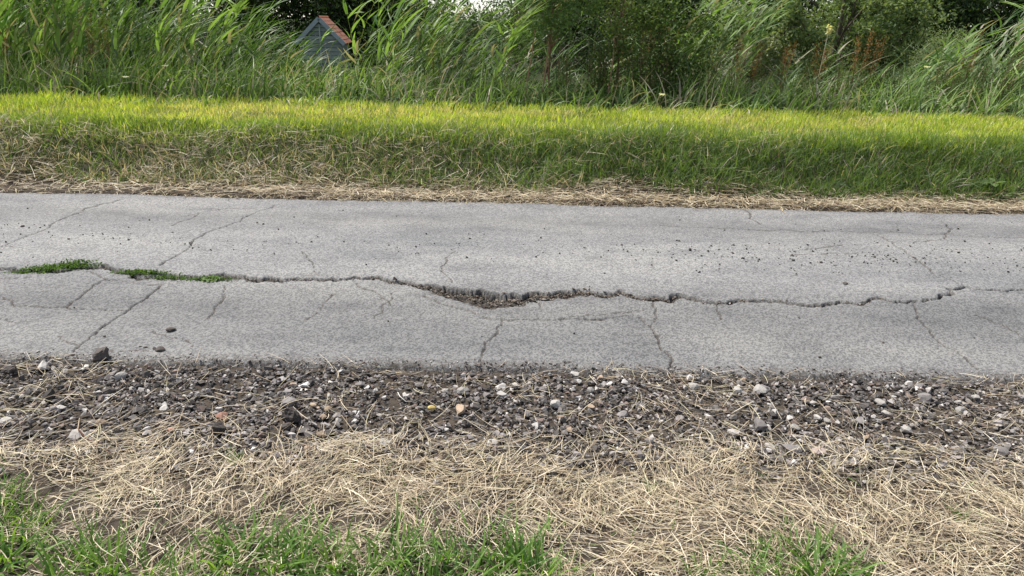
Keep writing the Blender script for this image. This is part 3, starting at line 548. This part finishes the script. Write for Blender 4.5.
# floppy sedge and long grass at the foot of the reeds
n = 8000; px = rng.uniform(-10, 10.5, n); py = 9.45 + .5 * (fbm(px * .7, px * 0, 149) - .4) + .03 * px + rng.random(n) ** .85 * 2.5; gr_ = fbm(px * .9, py * .9, 150)
T = mixc((.05, .10, .025), (.27, .38, .11), rng.random(n) ** 1.4); T = np.where((rng.random(n) < .07 + .2 * sst(.5, .7, gr_))[:, None], mixc((.30, .26, .19), (.42, .36, .28), rng.random(n)), T)
th = np.abs(rng.normal(.25, .3, n)); ph = rng.normal(0, 1.5, n)
L = rng.uniform(.3, .85, n) * np.interp(px, [-10, -5, -2, 0, 3, 10], [.9, 1, .9, .7, .8, .9]) * (.3 + .7 * sst(9.6, 10.5, py))
V, Fc, k = ribbons(np.stack([px, py, gz(px, py) - .01], 1), L, th, th + rng.uniform(.2, 1.7, n), ph, ph + rng.normal(0, .4, n), rng.uniform(.006, .014, n), 5, .93)
V[:, 2] = np.maximum(V[:, 2], gz(V[:, 0], V[:, 1]) + .005)
tag(link('sedge', mesh_np('sedge', V, Fc, rep(T, k)), M_REED), 'floppy long sedge and grass at the foot of the reeds', 'sedge', kind='stuff')

# ================================================================ leafy herbs, docks, bramble, saplings
def herb_mesh(H, nst=5, sz=(.03, .06), c=((.03, .065, .018), (.11, .17, .045)), spread=.16, per=26, asp=.6):
    bs, bl = Bag(), Bag()
    for s in range(nst):
        a = rng.uniform(0, 6.28); h = H * rng.uniform(.65, 1); r = rng.uniform(0, spread)
        pts = np.array([[.3 * r * math.cos(a), .3 * r * math.sin(a), -.02], [.7 * r * math.cos(a), .7 * r * math.sin(a), h * .5], [r * math.cos(a) + .05 * h, r * math.sin(a), h]])
        V, Fc = tube(pts, [.005, .004, .0025], 4); bs.add(V, Fc, np.array([.13, .11, .05]) * rng.uniform(.7, 1.2))
        tt = rng.uniform(.15, 1, per); P = np.stack([np.interp(tt, [0, .5, 1], pts[:, i]) for i in range(3)], 1); d = rng.normal(size=(per, 3)); d[:, 2] *= .35; d /= np.linalg.norm(d, axis=1)[:, None]
        V, Fc = leaves(P + d * .05, rng.uniform(*sz, per) * (1.2 - .5 * tt), .6, asp, d); bl.add(V, Fc, rep(mixc(c[0], c[1], rng.random(per)), 4))
    a, b = bs.mesh('stem'), bl.mesh('foliage'); a.materials.append(M_BARK); b.materials.append(M_LEAF); return a, b
herbs = [herb_mesh(.95, 5) for _ in range(5)]
herbs_pale = [herb_mesh(.8, 5, (.03, .065), ((.07, .11, .03), (.18, .24, .07))) for _ in range(3)]
for i in range(150):
    px = rng.uniform(.6, 9.5) if rng.random() < .85 else rng.uniform(-9, .5); py = rng.uniform(10.8, 12.4); s = rng.uniform(.5, 1.05) * (1.15 if 1 < px < 3.2 else .95)
    pale = rng.random() < .25; a, b = (herbs_pale if pale else herbs)[rng.integers(0, 3 if pale else 5)]
    o = empty('nettle', (px, py, float(gz(px, py))), rng.uniform(0, 6.28)); o.scale = (s, s, s); link('stem', a, None, o); link('foliage', b, None, o)
    tag(o, *(('pale green leafy weed in front of the reeds', 'weed', 'pale weeds along the ditch') if pale else ('dark green leafy nettle growing along the ditch', 'nettle', 'nettles along the ditch')))
# rusty docks
def dock(px, py, H, lab, c=((.20, .09, .035), (.36, .20, .08))):
    o = empty('dock_plant', (px, py, float(gz(px, py)))); b1, b2 = Bag(), Bag()
    for s in range(3):
        a = rng.uniform(0, 6.28); top = np.array([.12 * math.cos(a) + .06, .12 * math.sin(a), H * rng.uniform(.85, 1)]); V, Fc = tube([[0, 0, -.02], top * .55, top], [.006, .005, .002], 4); b1.add(V, Fc, (.2, .10, .05))
        n_ = 130; tt = rng.uniform(.55, 1, n_); P = top[None] * tt[:, None] + rng.normal(0, .028, (n_, 3)); V, Fc = leaves(P, rng.uniform(.012, .024, n_), .2, .7); b2.add(V, Fc, rep(mixc(c[0], c[1], rng.random(n_)), 4))
    link('stem', b1.mesh('stem'), M_BARK, o); link('seed_head', b2.mesh('seed_head'), M_LEAF, o)['kind'] = 'stuff'; return tag(o, lab, 'dock plant', 'docks along the ditch')
for px, H in [(3.35, 1.0), (3.6, 1.1), (4.05, .95), (5.15, 1.05), (5.45, 1.15), (6.9, 1.2), (-7.9, 1.15), (7.6, 1.15), (4.6, .9)]:
    dock(px, rng.uniform(11.8, 12.3), H * 1.15, 'rusty brown dock seed head above the ditch weeds')
for px, H in [(-6.45, 1.55), (-6.2, 1.25), (-1.25, .95)]:
    dock(px, 11.7, H, 'yellow green umbel plant standing in the reeds', ((.16, .20, .04), (.36, .36, .09)))
for px, H in [(1.6, 1.45), (1.95, 1.5), (2.25, 1.35), (3.0, 1.15)]:
    dock(px, 11.95, H, 'yellow ochre flowering weed above the bramble', ((.14, .13, .03), (.30, .24, .06)))
# pale seed head on a bare stem
o = empty('pale_flower', (4.75, 12.2, float(gz(4.75, 12.2)))); V, Fc = tube([[0, 0, -.02], [.01, 0, .7], [.05, 0, 1.32]], [.008, .007, .006], 5)
b = Bag(); b.add(V, Fc, (.4, .38, .28)); link('stem', b.mesh('stem'), M_BARK, o)
b = Bag(); P = np.array([[.06, 0, 1.36]]) + rng.normal(0, .03, (60, 3)) * np.array([[.7, .7, 1.3]]); V, Fc = leaves(P, .045, .5, .7); b.add(V, Fc, (.62, .58, .36)); link('flower_head', b.mesh('flower_head'), M_LEAF, o)
tag(o, 'pale cream seed head on a bare stem before the willows', 'flower')
def tree(name, px, py, H, rc, zc, nleaf, lsz, cols, label, group=None, ncl=90, trunk=.12, barkc=(.10, .08, .06), low=0., asp=.5, nl=9, sig=.28, cat='tree', gap=None):
    """trunk, limbs to clump centres, leaf crown. rc crown radii (x,y,z), zc crown centre height"""
    o = empty(name, (px, py, float(gz(px, py)) - .05)); bt = Bag()
    k = 7; tz = np.linspace(0, zc + rc[2] * .55, k); P = np.stack([rng.normal(0, .035, k).cumsum() * H * .12, rng.normal(0, .03, k).cumsum() * H * .12, tz], 1); P[0, :2] = 0
    V, Fc = tube(P, np.linspace(trunk, trunk * .25, k), 7); bt.add(V, Fc, barkc)
    c = rng.normal(size=(ncl, 3)); c /= np.linalg.norm(c, axis=1)[:, None]; c *= rng.uniform(.35, 1.0, (ncl, 1)) ** .6 * rng.uniform(.7, 1.28, (ncl, 1))
    if low: c[:, 2] -= low * rng.random(ncl) * (c[:, 2] > 0)
    c = c * np.array(rc)[None] + np.array([0, 0, zc])[None]; c[:, 2] = np.maximum(c[:, 2], .12)
    bb = Bag()
    for i in rng.choice(ncl, min(ncl, nl * 3), replace=False):
        zs = min(max(c[i, 2] * rng.uniform(.35, .75), .15), tz[-1]); s = np.array([np.interp(zs, tz, P[:, 0]), np.interp(zs, tz, P[:, 1]), zs]); e_ = c[i]; mid_ = (s + e_) / 2 + rng.normal(0, .06, 3) * rc[0] + np.array([0, 0, .05 * rc[2]])
        r0 = trunk * rng.uniform(.22, .4); V, Fc = tube([s, mid_, e_], [r0, r0 * .6, r0 * .18], 5); bb.add(V, Fc, np.array(barkc) * rng.uniform(.8, 1.2))
    per = nleaf // ncl; ci = np.repeat(np.arange(ncl), per); rad = np.mean(rc) * sig * rng.uniform(.6, 1.3, ncl)
    LP = c[ci] + rng.normal(size=(len(ci), 3)) * rad[ci][:, None] * np.array([[1, 1, .7]]); LP[:, 2] = np.maximum(LP[:, 2], .03)
    br = rng.random(ncl)[ci] * .6 + rng.random(len(ci)) * .4
    V, Fc = leaves(LP, rng.uniform(.7, 1.25, len(LP)) * lsz, .4, asp)
    bl = Bag(); bl.add(V, Fc, rep(mixc(cols[0], cols[1], br), 4))
    link('trunk', bt.mesh('trunk', True), M_BARK, o); link('branch', bb.mesh('branch', True), M_BARK, o); link('crown', bl.mesh('crown'), M_LEAF, o)
    return tag(o, label, cat, group)
DK = ((.014, .028, .010), (.05, .085, .026)); MD = ((.05, .085, .028), (.25, .32, .135)); GR = ((.08, .115, .055), (.33, .37, .20))
# dark tall trees closing the view
for px, py, lab in [(-24, 40, 'L'), (-18.5, 38, 'L'), (-13.5, 41, 'L'), (-8.8, 40, 'S'), (-7.3, 42, 'S'), (2.5, 40, 'R'), (7, 38, 'R'), (12.5, 41, 'R'), (17.5, 37, 'R'), (22.5, 39, 'R'), (27, 38, 'R')]:
    tree('broadleaf_tree', px, py, 9, (3.0, 2.6, 3.9), 4.0, 12500, .235, DK, {'L': 'dark tall tree behind the tallest reeds left of the shed', 'S': 'dark tree standing close behind the tiled shed', 'R': 'dark tall tree behind the grey green willows'}[lab], {'L': 'dark trees left of the shed', 'S': 'dark trees behind the shed', 'R': 'dark trees behind the willows'}[lab], ncl=110, trunk=.22, low=.9, sig=.2)
for px, py, rc, zc, n_, lab in [(5.3, 18.5, (1.1, 1.0, 1.7), 1.75, 8000, 'slim grey green willow with pinkish shoots'), (7.3, 18, (1.35, 1.1, 2.2), 2.5, 11000, 'leafy mid green tree behind the pale seed head'), (8.9, 19, (.9, .9, 2.2), 2.8, 7500, 'leafy tree with bright top beside the round bush')]:
    tree('young_tree', px, py, 4, rc, zc, int(n_ * .75), .115, GR if 'willow' in lab else MD, lab, None, ncl=52, trunk=.09, low=.4, sig=.125)
tree('round_bush', 12.3, 23, 2, (1.45, 1.2, 1.15), 1.25, 9000, .085, ((.10, .14, .07), (.30, .36, .19)), 'low rounded grey green bush before the dark trees', None, ncl=90, trunk=.07, asp=.3, cat='bush', sig=.2)
tree('round_bush', 10.2, 25, 2, (1.2, 1.2, .95), 1.0, 6000, .085, ((.05, .08, .035), (.15, .20, .08)), 'smaller dull green bush beside the rounded grey bush', None, ncl=70, trunk=.06, asp=.35, cat='bush', sig=.2)
tree('sapling', .5, 11.3, 2.8, (.62, .5, .85), 1.65, 4600, .06, ((.04, .085, .025), (.19, .28, .085)), 'young dark leaved sapling rising above the reeds', None, ncl=60, trunk=.018, barkc=(.20, .12, .08), sig=.2)
tree('sapling', 1.5, 11.5, 2.5, (.55, .45, .75), 1.6, 3400, .056, ((.06, .10, .03), (.23, .29, .10)), 'olive leaved sapling with reddish trunk behind the bramble', None, ncl=48, trunk=.022, barkc=(.24, .14, .10), sig=.2)
tree('sapling', .0, 14.2, 3.2, (.55, .5, .9), 2.5, 3000, .05, ((.035, .075, .03), (.12, .18, .07)), 'taller sapling beside the patch of open sky', None, ncl=44, trunk=.025, sig=.22)
tree('bramble', 2.15, 11.2, 1.4, (.95, .45, .62), .95, 4600, .05, ((.03, .06, .018), (.15, .21, .06)), 'broad dark bramble thicket beside the saplings', None, ncl=70, trunk=.012, barkc=(.14, .08, .06), asp=.7, cat='bramble', sig=.2)
for px, h, rz in [(.12, 1.0, .06), (.36, .95, .04), (1.3, .9, .03)]:
    o = empty('bare_stem', (px, 11.0, float(gz(px, 11.0)))); b = Bag(); V, Fc = tube([[0, 0, -.03], [.02 + rz * .3, .0, h * .33], [.03 + rz, .02, h * .66], [rz * 2, .05, h]], [.016, .014, .011, .007], 6); b.add(V, Fc, (.30, .19, .12)); link('stem', b.mesh('stem', True), M_BARK, o)
    b = Bag(); P = np.stack([rng.normal(rz * 1.8, .16, 260), rng.normal(.03, .14, 260), rng.uniform(h * .85, h * 1.5, 260)], 1); V, Fc = leaves(P, rng.uniform(.03, .055, 260), .4, .5); b.add(V, Fc, rep(mixc((.03, .07, .02), (.12, .19, .055), rng.random(260)), 4)); link('foliage', b.mesh('foliage'), M_LEAF, o)
    tag(o, 'reddish bare lower stem of a leafy shrub at the verge', 'shrub', 'reddish shrub stems at the verge')

# dark scrub closing the gaps behind the reed bed, and low far bushes under the open sky
for i, (px, py, hh) in enumerate([(-14, 18, 1.5), (-11.6, 19, 1.6), (-9.4, 18, 1.5), (-7.4, 18.5, 1.35), (-5.7, 18, .5), (-4.3, 17.5, .45), (-2.6, 18.5, 1.2), (-.9, 18, 1.4), (.9, 18.5, 1.5), (2.9, 18, 1.5)]):
    tree('scrub_bush', px, py, 2, (1.3, .8, hh * .75), .6 + hh * .75, 2600, .10, DK, 'dark scrub bush glimpsed behind the reed bed', 'scrub bushes behind the reeds', ncl=50, trunk=.05, cat='bush', sig=.2)
for px in (-6.5, -4.2, -1.6, .8):
    tree('far_bush', px, 58, 3, (1.9, 1.4, 1.35), 1.55, 1500, .25, ((.03, .05, .025), (.09, .13, .06)), 'low far bush below the patch of open sky', 'far bushes', ncl=50, trunk=.06, cat='bush', sig=.2)
# ================================================================ shed
def box(c, s, rot=None):
    V = np.array([[x_, y_, z_] for x_ in (-.5, .5) for y_ in (-.5, .5) for z_ in (-.5, .5)]) * np.array(s)
    if rot is not None: V = V @ np.array(Matrix.Rotation(rot, 3, 'Y')).T
    return V + np.array(c), np.array([[0, 1, 3, 2], [4, 6, 7, 5], [0, 4, 5, 1], [2, 3, 7, 6], [0, 2, 6, 4], [1, 5, 7, 3]])
SX, SY = -8.05, 32.; shz = float(gz(SX, SY)); top = 1.42 - shz
shed = empty('shed', (SX, SY, shz), .08)
hw, dep = .84, 2.2; eave = top - hw * 1.0
teal = np.array([.165, .20, .17]); wb = Bag()
for s in (-1, 1):
    V, Fc = box((s * (hw - .03), dep / 2, eave / 2), (.05, dep, eave)); wb.add(V, Fc, teal * .9)
V, Fc = box((0, dep, eave / 2), (2 * hw, .05, eave)); wb.add(V, Fc, teal * .9)
V, Fc = box((0, .06, eave / 2), (2 * hw - .1, .04, eave)); wb.add(V, Fc, teal * .7)
link('wall', wb.mesh('wall'), M_PAINT, shed)
zb = .02; bh = .155
while zb < top - .12:
    half_ = min(hw, top - .03 - (zb + bh)) if zb + bh > eave else hw
    half_ = max(half_, .06); lowh = min(hw, half_ + bh) if zb + bh > eave else hw
    V = np.array([[-lowh, 0, zb], [lowh, 0, zb], [half_, 0, zb + bh - .02], [-half_, 0, zb + bh - .02], [-lowh, .03, zb], [lowh, .03, zb], [half_, .03, zb + bh - .02], [-half_, .03, zb + bh - .02]]); V[:2, 1] -= .02
    b = Bag(); b.add(V, np.array([[0, 1, 2, 3], [4, 7, 6, 5], [0, 4, 5, 1], [1, 5, 6, 2], [2, 6, 7, 3], [3, 7, 4, 0]]), teal * rng.uniform(.7, 1.35)); link('board', b.mesh('board'), M_PAINT, shed); zb += bh
V, Fc = box((0, -.035, (top - .2) / 2), (.05, .03, top - .2)); b = Bag(); b.add(V, Fc, (.30, .34, .33)); link('batten', b.mesh('batten'), M_PAINT, shed)
roof_l = hw * 1.414 + .22
for s in (-1, 1):
    cxx = s * (hw / 2 + .07); cz = top - (hw / 2 + .07) + .03
    b = Bag(); V, Fc = box((cxx, dep / 2, cz), (roof_l, dep + .2, .05), s * math.pi / 4); b.add(V, Fc, (.20, .10, .07)); rf = link('roof', b.mesh('roof'), M_TILE, shed)
    b = Bag(); V, Fc = box((cxx, -.13, cz - .01), (roof_l, .035, .16), s * math.pi / 4); b.add(V, Fc, (.25, .30, .31)); link('bargeboard', b.mesh('bargeboard'), M_PAINT, shed)
    n_ = 7; tw_ = .24
    for i in range(n_):
        for j in range(9):
            d = (i + .5) / n_ * roof_l - roof_l / 2
            if i == 0 and j == 0:
                tb = Bag(); V, Fc = box((0, 0, 0), (roof_l / n_ * 1.12, tw_ * .93, .03), 0); V[4:, 2] -= .0; tb.add(V, Fc, (.26, .12, .08)); tile_me = tb.mesh('tile'); tile_me.materials.append(M_TILE)
            t_ = bpy.data.objects.new('tile', tile_me); COL.objects.link(t_); t_.parent = rf
            off = .045; t_.location = (cxx + s * (d * .7071 + off * .7071), -.03 + j * tw_ + tw_ / 2 - .03, cz - d * .7071 + off * .7071 + .004 * (i % 2)); t_.rotation_euler = (rng.normal(0, .02), s * (math.pi / 4 - .05), 0)
b = Bag(); V, Fc = tube([[0, -.1, top + .07], [0, dep + .08, top + .07]], [.05, .05], 8); b.add(V, Fc, (.36, .14, .08)); link('ridge_cap', b.mesh('ridge_cap', True), M_TILE, shed)
tag(shed, 'small grey green boarded shed with orange tiled roof behind the reeds', 'shed')

# ================================================================ small singular things
for nm, pl, rad, col_, lab, cat in [('dead_stem', [(-1.708, 2.596), (-1.671, 2.521), (-1.617, 2.472), (-1.546, 2.425), (-1.454, 2.348)], .004, (.11, .05, .035), 'curved reddish brown dead stem across the gravel and straw', 'stem'), ('pale_stalk', [(-0.486, 2.887), (-0.469, 2.833), (-0.440, 2.808), (-0.415, 2.818)], .0022, (.62, .60, .55), 'short curled whitish stalk on the dark gravel', 'stalk')]:
    x0_, y0_ = pl[0]; P = np.array([[a - x0_, b - y0_, float(gz(a, b)) + .03 + .012 * math.sin(i * 1.7)] for i, (a, b) in enumerate(pl)])
    b = Bag(); V, Fc = tube(P, np.linspace(rad, rad * .5, len(P)), 5); b.add(V, Fc, col_); o = link(nm, b.mesh(nm, True), M_BARK); o.location = (x0_, y0_, 0); tag(o, lab, cat)
o = empty('broadleaf_weed', (4.58, 7.10, float(gz(4.58, 7.10))))
for i in range(6):
    a = i * 1.05 + .3; P = np.array([[.07 * math.cos(a), .06 * math.sin(a), .09 + .02 * (i % 2)]]); V, Fc = leaves(P, .12, 1.2, .75, np.array([[math.cos(a), math.sin(a), .3]])); b = Bag(); b.add(V, Fc, np.array([.13, .20, .07]) * rng.uniform(.8, 1.3)); link('leaf', b.mesh('leaf'), M_LEAF, o)
b = Bag(); V, Fc = tube([[0, 0, -.03], [.0, 0, .05], [.01, -.01, .10]], [.006, .005, .004], 5); b.add(V, Fc, (.12, .15, .06)); link('stem', b.mesh('stem'), M_BARK, o)
tag(o, 'round leaved green weed at the foot of the bank above the straw', 'weed')
for px, py, h in [(-5.1, 10.0, .28), (1.9, 10.2, .2), (-4.7, 10.3, .42), (5.6, 10.7, .6)]:
    o = empty('white_flower', (px, py, float(gz(px, py)))); b = Bag(); V, Fc = tube([[0, 0, -.02], [.01, 0, h * .5], [.03, -.02, h]], [.003, .0025, .002], 4); b.add(V, Fc, (.12, .18, .06)); link('stem', b.mesh('stem'), M_LEAF, o)
    b = Bag(); a = np.linspace(0, 6.28, 9)[:-1]; P = np.stack([.03 + .028 * np.cos(a), -.02 + .028 * np.sin(a), np.full(8, h + .008)], 1); V, Fc = leaves(P, .05, 1.5, .5, np.stack([np.cos(a), np.sin(a), 0 * a + .4], 1)); b.add(V, Fc, (.75, .74, .66)); link('petals', b.mesh('petals'), M_LEAF, o)
    tag(o, 'small white flower at the back edge of the mown verge', 'flower', 'white flowers at the verge edge')
